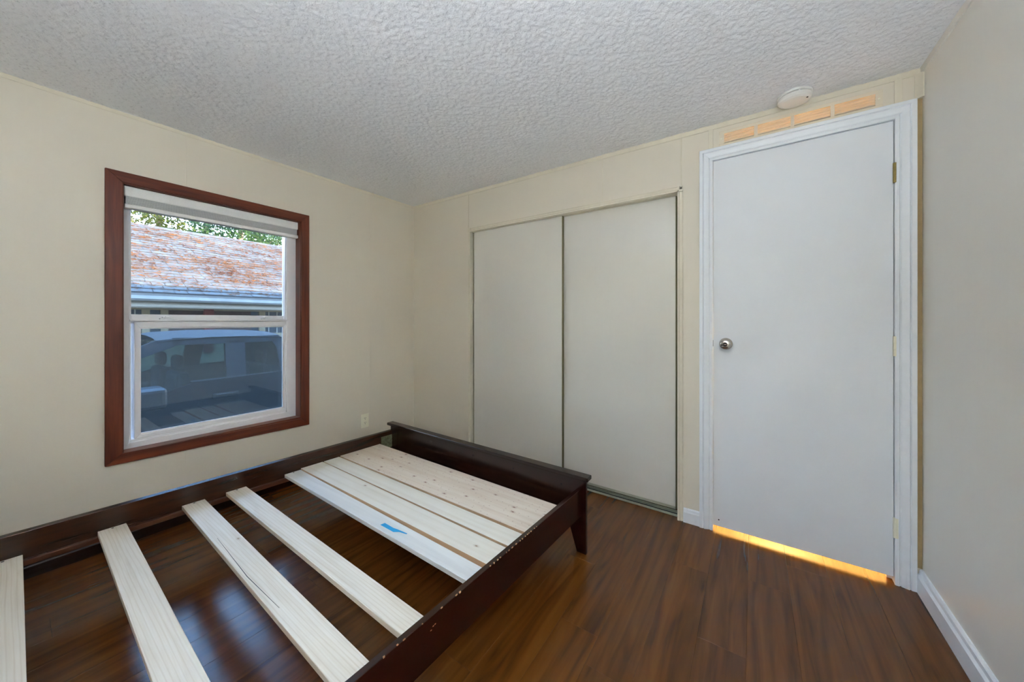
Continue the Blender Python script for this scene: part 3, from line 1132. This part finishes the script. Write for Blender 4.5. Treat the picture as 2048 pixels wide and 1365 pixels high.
# slats: (top z, thickness, far edge at x=.40 and 1.96, near edge at x=.40 and 1.96, material, label)
SLATS = [
    (0.238, 0.019, -2.140 - 0.089, -2.239, -2.229 - 0.092, -2.331, 'pine_plain', None),
    (0.238, 0.019, -1.950, -1.964, -2.036, -2.052, 'pine_plain', None),
    (0.238, 0.019, -1.672, -1.694, -1.761, -1.786, 'pine_plain', None),
    (0.238, 0.019, -1.493, -1.508, -1.584, -1.592, 'pine_plain', None),
    (0.238, 0.019, -1.211, -1.233, -1.301, -1.318, 'pine_white', 'whiter slat with a strip of blue tape'),
    (0.246, 0.027, -1.078, -1.096, -1.210, -1.217, 'pine_clear', 'wide pale slat, thicker than the others'),
    (0.246, 0.027, -0.971, -0.981, -1.072, -1.082, 'pine_clear', None),
    (0.250, 0.031, -0.667, -0.688, -0.964, -0.968, 'pine_knotty', 'very wide knotty pine board next to the footboard'),
]
slat_o = []
for zt, th, f0, f1, n0, n1, mt, lb in SLATS:
    F = lambda x: f0 + (f1 - f0) * (x - 0.40) / 1.56
    N = lambda x: n0 + (n1 - n0) * (x - 0.40) / 1.56
    xl = Lx((f0 + n0) / 2) + 0.004
    xr = Rx((f1 + n1) / 2) - 0.004
    xla, xlb = Lx(N(0.4)) + 0.003, Lx(F(0.4)) + 0.003
    xra, xrb = Rx(N(1.96)) - 0.004, Rx(F(1.96)) - 0.004
    zb = 0.2187
    bm = B()
    hexa(bm, [(xla, N(xla), zb), (xra, N(xra), zb), (xrb, F(xrb), zb), (xlb, F(xlb), zb)],
         [(xla, N(xla), zt), (xra, N(xra), zt), (xrb, F(xrb), zt), (xlb, F(xlb), zt)], bev=0.0012)
    so = obj('slat', bm, mt, bed)
    if lb:
        so['label'] = lb
    slat_o.append(so)
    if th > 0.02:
        so.data.materials.append(M['pine_edge_shaded'])  # side faces of the thicker boards get the painted shade tone
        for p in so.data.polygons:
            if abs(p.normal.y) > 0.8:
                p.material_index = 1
    if th < 0.02:
        ym = (N(xl) + F(xl)) / 2
        bm = B()
        lathe(bm, [(0.0042, -0.0004), (0.0042, 0.0006), (0.002, 0.0004)], (xl + 0.011, ym, zt), 'z', 12)
        obj('screw', bm, 'screw_dark', so)
# drying crack along the third slat
bm = B()
prism(bm, [(x, y, 0.2381) for x, y in ((0.829, -1.7475), (1.204, -1.7625), (1.459, -1.7565), (1.459, -1.7555), (1.204, -1.7605), (0.829, -1.7465))], (0, 0, 0.0004))
obj('crack', bm, 'screw_dark', slat_o[2])
# blue tape
bm = B()
tp = [(1.323, -1.286), (1.419, -1.286), (1.440, -1.271), (1.480, -1.263), (1.479, -1.258), (1.417, -1.263), (1.394, -1.267), (1.328, -1.265)]
prism(bm, [(x, y, 0.2384) for x, y in tp], (0, 0, 0.0006))
tpo = obj('tape', bm, 'tape_blue', slat_o[4])
tpo['label'] = 'torn strip of blue painter tape'

# ------------------------------------------------------------------ outside: ground, own roof
GZ = -0.78
bm = B()
box(bm, -40, 14, -30, 34, GZ - 0.3, GZ)
tag(obj('ground', bm, 'gravel'), 'gravel driveway outside between the two houses', 'ground', kind='structure')
bm = B()
prism(bm, [(-0.65, -9, 2.40), (2.1, -9, 3.60), (4.6, -9, 2.42), (4.6, -9, 2.46), (2.1, -9, 3.67), (-0.65, -9, 2.45)], (0, 16, 0))
tag(obj('roof', bm, 'own_roof'), 'roof over the bedroom, above the ceiling', 'roof', kind='structure')
bm = B()
box(bm, W + 0.16, W + 0.30, -9, 7, GZ, 2.4)
box(bm, -TW, -TW + 0.05, 0.95, 7, GZ, 2.4)
box(bm, -TW, -TW + 0.05, -9, YF - 0.15, GZ, 2.4)
tag(obj('wall_outer', bm, 'own_siding'), 'outer walls of the house beyond this bedroom', 'wall', kind='structure')

# ------------------------------------------------------------------ neighbour house
nh = empty('neighbor_house', (-6.6, 1.0, GZ))
tag(nh, 'neighboring house with needle-covered shingle roof and white gutter', 'house')
NX = -5.40                                # its front wall
EX, EZ = -5.06, 1.640                     # eave edge
RXg, RZg = -8.0, 3.215                    # ridge
YA, YZ = -4.5, 8.0
bm = B()
box(bm, NX - 0.12, NX, YA + 0.3, YZ - 0.3, GZ, 0.93)
box(bm, NX - 0.12, NX, YA + 0.3, YZ - 0.3, 1.36, 1.60)
box(bm, NX - 5.2, NX - 5.08, YA + 0.3, YZ - 0.3, GZ, 1.60)
box(bm, NX - 5.2, NX, YA + 0.3, YA + 0.42, GZ, 1.60)
box(bm, NX - 5.2, NX, YZ - 0.42, YZ - 0.3, GZ, 1.60)
for ya, yb in ((YA + 0.3, -2.2), (-1.035, -0.944), (-0.814, -0.724), (0.598, 0.700), (2.2, YZ - 0.3)):
    box(bm, NX - 0.12, NX, ya, yb, 0.93, 1.36)
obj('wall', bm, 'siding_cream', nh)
for ya, yb in ((-2.2, -1.035), (-0.944, -0.814), (0.471, 0.598), (0.700, 2.2)):
    wd = onebox('window', 'house_dark', nh, NX - 0.10, NX - 0.05, ya, yb, 0.93, 1.36)
    if yb - ya > 0.5:
        n = int((yb - ya) / 0.14)
        for k in range(n):
            y = ya + (k + 0.5) * (yb - ya) / n
            onebox('mullion', 'own_siding', wd, NX - 0.05, NX - 0.035, y - 0.008, y + 0.008, 0.93, 1.36)
onebox('porch_panel', 'house_brown', nh, NX - 0.10, NX - 0.06, -0.724, 0.471, 0.93, 1.36)
onebox('porch_rail', 'gutter_white', nh, NX - 0.055, NX - 0.015, -0.55, -0.256, 1.17, 1.25)
onebox('porch_rail', 'gutter_white', nh, NX - 0.055, NX - 0.015, -0.10, 0.33, 1.17, 1.24)
onebox('porch_post', 'post_red', nh, NX - 0.06, NX + 0.03, -0.262, -0.128, 0.60, 1.40)
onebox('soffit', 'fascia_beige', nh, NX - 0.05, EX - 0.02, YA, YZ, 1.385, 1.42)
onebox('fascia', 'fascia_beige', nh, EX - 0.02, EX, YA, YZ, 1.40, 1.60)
gp = [(EX, 1.49), (EX + 0.09, 1.49), (EX + 0.115, 1.52), (EX + 0.115, 1.57), (EX + 0.13, 1.60), (EX + 0.105, 1.60), (EX + 0.10, 1.53), (EX + 0.02, 1.53), (EX + 0.012, 1.61), (EX, 1.61)]
bm = B()
prism(bm, [(x, YA, z) for x, z in gp], (0, YZ - YA, 0))
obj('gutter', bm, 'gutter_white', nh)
# roof deck
bm = B()
prism(bm, [(EX + 0.05, YA, EZ - 0.02), (RXg, YA, RZg), (RXg - 3.0, YA, EZ), (RXg - 3.0, YA, EZ - 0.06), (RXg, YA, RZg - 0.07), (EX + 0.05, YA, EZ - 0.08)], (0, YZ - YA, 0))
rf = obj('roof_deck', bm, 'shingle_grey', nh)
# shingle courses (small in the photograph): real overlapping strips, joined
dx, dz = RXg - EX - 0.05, RZg - EZ + 0.02
Ls = math.hypot(dx, dz)
ux, uz = dx / Ls, dz / Ls
nx_, nz_ = uz, -ux
if nz_ < 0: nx_, nz_ = -nx_, -nz_
bm = B()
nc = 25
ex = Ls / nc
for c in range(nc):
    a0 = c * ex
    a1 = a0 + ex * 1.25
    y = YA - random.random() * 0.3
    while y < YZ:
        w = random.choice((0.16, 0.2, 0.25, 0.3))
        lift = 0.012 + random.random() * 0.008
        y0, y1 = max(y, YA), min(y + w, YZ)
        if y1 > y0 + 0.01:
            p = lambda a, yy, h: (EX + 0.05 + ux * a + nx_ * h, yy, EZ - 0.02 + uz * a + nz_ * h)
            vs = [bm.verts.new(q) for q in (p(a0, y0, lift), p(a0, y1 - 0.006, lift), p(a1, y1 - 0.006, 0.003), p(a1, y0, 0.003), p(a0, y0, 0.0), p(a0, y1 - 0.006, 0.0))]
            bm.faces.new(vs[:4])
            bm.faces.new([vs[0], vs[4], vs[5], vs[1]])
        y += w
so = obj('shingles', bm, 'shingle_grey', rf)
so['kind'] = 'stuff'
bm = B()
prism(bm, [(RXg + 0.13, YA, RZg - 0.055), (RXg, YA, RZg + 0.03), (RXg - 0.13, YA, RZg - 0.055), (RXg, YA, RZg + 0.015)], (0, YZ - YA, 0))
obj('ridge_cap', bm, 'shingle_grey', rf)


def np_mesh(name, V, F, mat, parent=None, org=(0, 0, 0)):
    me = bpy.data.meshes.new(name)
    V = np.asarray(V, dtype=np.float64) - np.asarray(org)
    me.from_pydata(V.tolist(), [], F.tolist())
    me.materials.append(M[mat])
    o = bpy.data.objects.new(name, me)
    COL.objects.link(o)
    if parent is not None:
        o.parent = parent
        o.location = Vector(org) - world_loc(parent)
    else:
        o.location = org
    return o


# fallen pine needles on that roof
n = 42000
a = RNG.uniform(0.0, 1.0, n)
yy = RNG.uniform(-3.0, 4.5, n)
dens = 0.55 + 0.45 * np.sin(yy * 2.1 + 3 * np.sin(a * 9)) * np.sin(a * 23 + yy * 1.3)
keep = RNG.uniform(0, 1, n) < np.clip(dens * np.where(a < 0.16, 0.25, np.where(a > 0.9, 0.35, 1.0)), 0, 1)
a, yy = a[keep], yy[keep]
n = len(a)
ang = RNG.normal(0, 0.55, n)
ln = RNG.uniform(0.03, 0.10, n)
wd = RNG.uniform(0.003, 0.007, n)
h = RNG.uniform(0.018, 0.045, n)
al = a * Ls
ca, sa = np.cos(ang), np.sin(ang)


def rp(al_, y_, h_):
    return np.stack([EX + 0.05 + ux * al_ + nx_ * h_, y_, EZ - 0.02 + uz * al_ + nz_ * h_], 1)


V = np.stack([rp(al - sa * ln / 2 - ca * wd / 2, yy - ca * ln / 2 + sa * wd / 2, h),
              rp(al + sa * ln / 2 - ca * wd / 2, yy + ca * ln / 2 + sa * wd / 2, h + RNG.normal(0, 0.006, n)),
              rp(al + sa * ln / 2 + ca * wd / 2, yy + ca * ln / 2 - sa * wd / 2, h),
              rp(al - sa * ln / 2 + ca * wd / 2, yy - ca * ln / 2 - sa * wd / 2, h)], 1).reshape(-1, 3)
F = np.arange(4 * n).reshape(-1, 4)
pn = np_mesh('pine_needles', V, F, 'needle_rust', rf, (-6.5, 1.0, 2.4))
pn['kind'] = 'stuff'
pn['label'] = 'rust-coloured fallen pine needles'

# ------------------------------------------------------------------ pickup truck in the drive
tk = empty('pickup_truck', (-2.9, -1.2, GZ))
tag(tk, 'dark grey four-door pickup truck parked outside the window', 'truck')
SXo = -2.0                                   # near side
SXi = -3.85                                  # far side
# belt line seen from the side: (y, z)
belt = [(-3.4, 0.50), (-1.55, 0.50), (-1.42, 0.46), (-1.30, 0.50), (-1.18, 0.545), (-0.36, 0.565), (-0.22, 0.60)]
low = [(-0.22, -0.35), (-3.4, -0.35)]
for nm, x in (('door_panel', SXo), ('door_panel', SXi + 0.06)):
    bm = B()
    prism(bm, [(x, y, z) for y, z in belt + low], (-0.06, 0, 0))
    obj(nm, bm, 'truck_paint', tk)
bm = B()
prism(bm, [(SXo, -0.22, -0.35), (SXo, -0.22, 0.60), (SXo, 1.75, 0.58), (SXo, 1.75, -0.35)], (-0.06, 0, 0))
prism(bm, [(SXi, -0.22, -0.35), (SXi, -0.22, 0.60), (SXi, 1.75, 0.58), (SXi, 1.75, -0.35)], (0.06, 0, 0))
box(bm, SXi, SXo, 1.70, 1.76, -0.35, 0.57)
box(bm, SXi + 0.05, SXo - 0.05, -0.22, 1.72, -0.10, -0.05)
obj('cargo_bed', bm, 'truck_paint', tk)
bm = B()
prism(bm, [(SXo - 0.02, -3.4, -0.35), (SXo - 0.02, -3.4, 0.50), (SXo - 0.02, -4.25, 0.42), (SXo - 0.02, -4.4, 0.10), (SXo - 0.02, -4.4, -0.35)], (SXi - SXo + 0.04, 0, 0))
prism(bm, [(SXo - 0.06, -3.4, 0.30), (SXo - 0.06, -3.4, 0.50), (SXo - 0.06, -2.45, 0.54), (SXo - 0.06, -2.45, 0.30)], (SXi - SXo + 0.12, 0, 0))
obj('hood', bm, 'truck_paint', tk, None)
# cab: pillars and roof, sides lean inwards
XR = -2.19                                   # roof edge
fx = lambda z: SXo + (XR - SXo) * max(0.0, (z - 0.5)) / 0.5
gx = lambda z: SXi - (XR - SXo) * max(0.0, (z - 0.5)) / 0.5


def side_poly(bm, yz, side, th=0.05):
    f = fx if side > 0 else gx
    prism(bm, [(f(z), y, z) for y, z in yz], (-side * th, 0, 0))


for side in (1, -1):
    bm = B()
    side_poly(bm, [(-2.45, 0.50), (-2.30, 0.50), (-1.25, 0.93), (-1.20, 1.0), (-1.42, 0.98)], side)       # windscreen pillar
    obj('front_pillar', bm, 'truck_paint', tk)
    bm = B()
    side_poly(bm, [(-0.90, 0.54), (-0.71, 0.55), (-0.68, 0.96), (-0.87, 0.96)], side)
    obj('middle_pillar', bm, 'truck_paint', tk)
    bm = B()
    side_poly(bm, [(-0.36, 0.56), (-0.20, 0.60), (-0.20, 0.90), (-0.33, 1.0), (-0.42, 0.95), (-0.37, 0.86)], side)
    obj('rear_pillar', bm, 'truck_paint', tk)
    bm = B()
    side_poly(bm, [(-1.30, 0.925), (-0.36, 0.925), (-0.33, 1.0), (-1.30, 1.0)], side)
    obj('roof_rail', bm, 'truck_paint', tk)
    bm = B()
    side_poly(bm, [(-2.28, 0.50), (-1.55, 0.50), (-1.42, 0.46), (-1.30, 0.50), (-1.18, 0.545), (-0.89, 0.55), (-0.86, 0.94), (-1.27, 0.93)], side, 0.008)
    obj('front_window', bm, 'truck_glass', tk)
    bm = B()
    side_poly(bm, [(-0.72, 0.555), (-0.36, 0.565), (-0.36, 0.86), (-0.41, 0.935), (-0.69, 0.94)], side, 0.008)
    obj('rear_window', bm, 'truck_glass', tk)
    bm = B()
    side_poly(bm, [(-1.20, 0.548), (-0.22, 0.560), (-0.22, 0.570), (-1.20, 0.560)], side, -0.010)
    obj('belt_strip', bm, 'truck_trim', tk)
bm = B()
nseg = 10
rv = []
for i in range(7):
    y = [-1.42, -1.30, -1.0, -0.7, -0.45, -0.30, -0.20][i]
    zb = [0.98, 1.005, 1.02, 1.02, 1.01, 0.995, 0.93][i]
    row = []
    for k in range(nseg + 1):
        s = k / nseg
        x = XR + 0.02 + (SXi - (XR - SXo) - 0.02 - XR - 0.02) * s
        z = zb + 0.045 * (1 - (2 * s - 1) ** 2) - (0.02 if k in (0, nseg) else 0)
        row.append(bm.verts.new((x, y, z)))
    rv.append(row)
for i in range(6):
    for k in range(nseg):
        bm.faces.new([rv[i][k], rv[i][k + 1], rv[i + 1][k + 1], rv[i + 1][k]])
obj('roof_panel', bm, 'truck_paint', tk, smooth=True)
bm = B()
prism(bm, [(fx(0.5) - 0.05, -2.42, 0.50), (fx(0.98) - 0.03, -1.42, 0.985), (gx(0.98) + 0.03, -1.42, 0.985), (gx(0.5) + 0.05, -2.42, 0.50)], (0, 0.008, -0.008))
obj('windscreen', bm, 'truck_glass', tk)
bm = B()
prism(bm, [(fx(0.6) - 0.06, -0.22, 0.58), (fx(0.9) - 0.04, -0.24, 0.93), (gx(0.9) + 0.04, -0.24, 0.93), (gx(0.6) + 0.06, -0.22, 0.58)], (0, -0.008, 0))
obj('back_window', bm, 'truck_glass', tk)
for y in (-1.25, -0.45):
    for x in (-2.55, -3.30):
        bm = B()
        box(bm, x - 0.22, x + 0.22, y, y + 0.12, -0.2, 0.62, bev=0.04, seg=2)
        box(bm, x - 0.12, x + 0.12, y + 0.02, y + 0.10, 0.63, 0.80, bev=0.04, seg=2)
        obj('seat', bm, 'truck_seat', tk)
for x, s in ((SXo, 1), (SXi, -1)):
    bm = B()
    box(bm, min(x, x + s * 0.02), max(x, x + s * 0.02), -1.03, -0.80, 0.345, 0.40, bev=0.008, seg=2)
    hd = obj('door_handle', bm, 'truck_paint', tk)
    bm = B()
    box(bm, min(x + s * 0.018, x + s * 0.026), max(x + s * 0.018, x + s * 0.026), -1.0, -0.83, 0.377, 0.39, bev=0.003)
    obj('handle_slot', bm, 'truck_trim', hd)
    bm = B()
    box(bm, min(x + s * 0.03, x + s * 0.28), max(x + s * 0.03, x + s * 0.28), -1.62, -1.42, 0.36, 0.56, bev=0.04, seg=3)
    box(bm, min(x - s * 0.02, x + s * 0.05), max(x - s * 0.02, x + s * 0.05), -1.56, -1.48, 0.44, 0.50)
    obj('side_mirror', bm, 'truck_trim', tk)
    bm = B()
    box(bm, min(x, x + s * 0.0015), max(x, x + s * 0.0015), -0.797, -0.789, -0.3, 0.553)
    obj('door_seam', bm, 'truck_trim', tk)
for y in (-3.6, 0.75):
    for x in (SXo - 0.13, SXi + 0.13):
        bm = B()
        lathe(bm, [(0.22, -0.11), (0.36, -0.10), (0.39, -0.06), (0.39, 0.06), (0.36, 0.10), (0.22, 0.11)], (x, y, GZ + 0.39), 'x', 28)
        obj('wheel', bm, 'tyre', tk)
bm = B()
box(bm, SXi + 0.3, SXo - 0.3, -4.2, 1.6, GZ + 0.28, GZ + 0.48)
obj('chassis', bm, 'truck_trim', tk)

# ------------------------------------------------------------------ trees behind the neighbour house
TREES = [(-14.0, -1.1, 7.6, 0, 'pale leafy tree behind the roof, leftmost through the window'),
         (-17.6, 1.3, 9.2, 0, 'yellow-green tree just right of the leftmost one behind the roof'),
         (-14.4, 3.1, 8.0, 1, 'tree with pale bare trunk showing over the roof ridge'),
         (-18.0, 5.0, 9.4, 1, 'green tree at the right end of the roof ridge'),
         (-22.0, 3.9, 11.0, 1, 'taller green tree far back between the two leafy ones'),
         (-22.5, 8.2, 11.0, 1, 'taller green tree far back at the right')]
for x, y, ht, kind, lb in TREES:
    t = empty('tree', (x, y, GZ))
    tag(t, lb, 'tree', 'trees behind the neighboring roof')
    bm = B()
    lathe(bm, [(0.20, 0), (0.17, 1.0), (0.14, ht * 0.5), (0.06, ht * 0.85), (0.02, ht)], (x, y, GZ), 'z', 10)
    obj('trunk', bm, 'bark', t)
    for k in range(7):
        zz = GZ + ht * (0.35 + 0.08 * k)
        an = random.random() * 6.28
        L_ = random.uniform(0.6, 1.1)
        e = Vector((math.cos(an), math.sin(an), 0.45)).normalized()
        p0 = Vector((x, y, zz))
        p1 = p0 + e * L_
        sd_ = e.cross(Vector((0, 0, 1))).normalized()
        up_ = sd_.cross(e)
        bm = B()
        r0, r1 = 0.045, 0.012
        hexa(bm, [tuple(p0 + sd_ * a_ * r0 + up_ * b_ * r0) for a_, b_ in ((-1, -1), (1, -1), (1, 1), (-1, 1))],
             [tuple(p1 + sd_ * a_ * r1 + up_ * b_ * r1) for a_, b_ in ((-1, -1), (1, -1), (1, 1), (-1, 1))])
        obj('branch', bm, 'bark', t)
    # foliage
    nb = 60
    cz = RNG.uniform(GZ + ht * 0.45, GZ + ht, nb)
    rr_ = (1.0 - ((cz - GZ) / ht - 0.62) ** 2 * 4.0) * 1.15
    an = RNG.uniform(0, 6.283, nb)
    rad = rr_ * np.sqrt(RNG.uniform(0.1, 1, nb))
    cc = np.stack([x + rad * np.cos(an), y + rad * np.sin(an), cz], 1)
    per = 105
    P = np.repeat(cc, per, 0) + RNG.normal(0, 0.26, (nb * per, 3))
    m = len(P)
    d1 = RNG.normal(0, 1, (m, 3)); d1 /= np.linalg.norm(d1, axis=1)[:, None]
    d2 = np.cross(d1, RNG.normal(0, 1, (m, 3))); d2 /= np.linalg.norm(d2, axis=1)[:, None]
    s1 = RNG.uniform(0.05, 0.11, (m, 1)); s2 = RNG.uniform(0.025, 0.05, (m, 1))
    V = np.stack([P - d1 * s1, P + d2 * s2, P + d1 * s1, P - d2 * s2], 1).reshape(-1, 3)
    fo = np_mesh('foliage', V, np.arange(4 * m).reshape(-1, 4), 'leaf_yellow' if kind == 0 else 'leaf_green', t, (x, y, GZ + ht * 0.5))
    fo['kind'] = 'stuff'
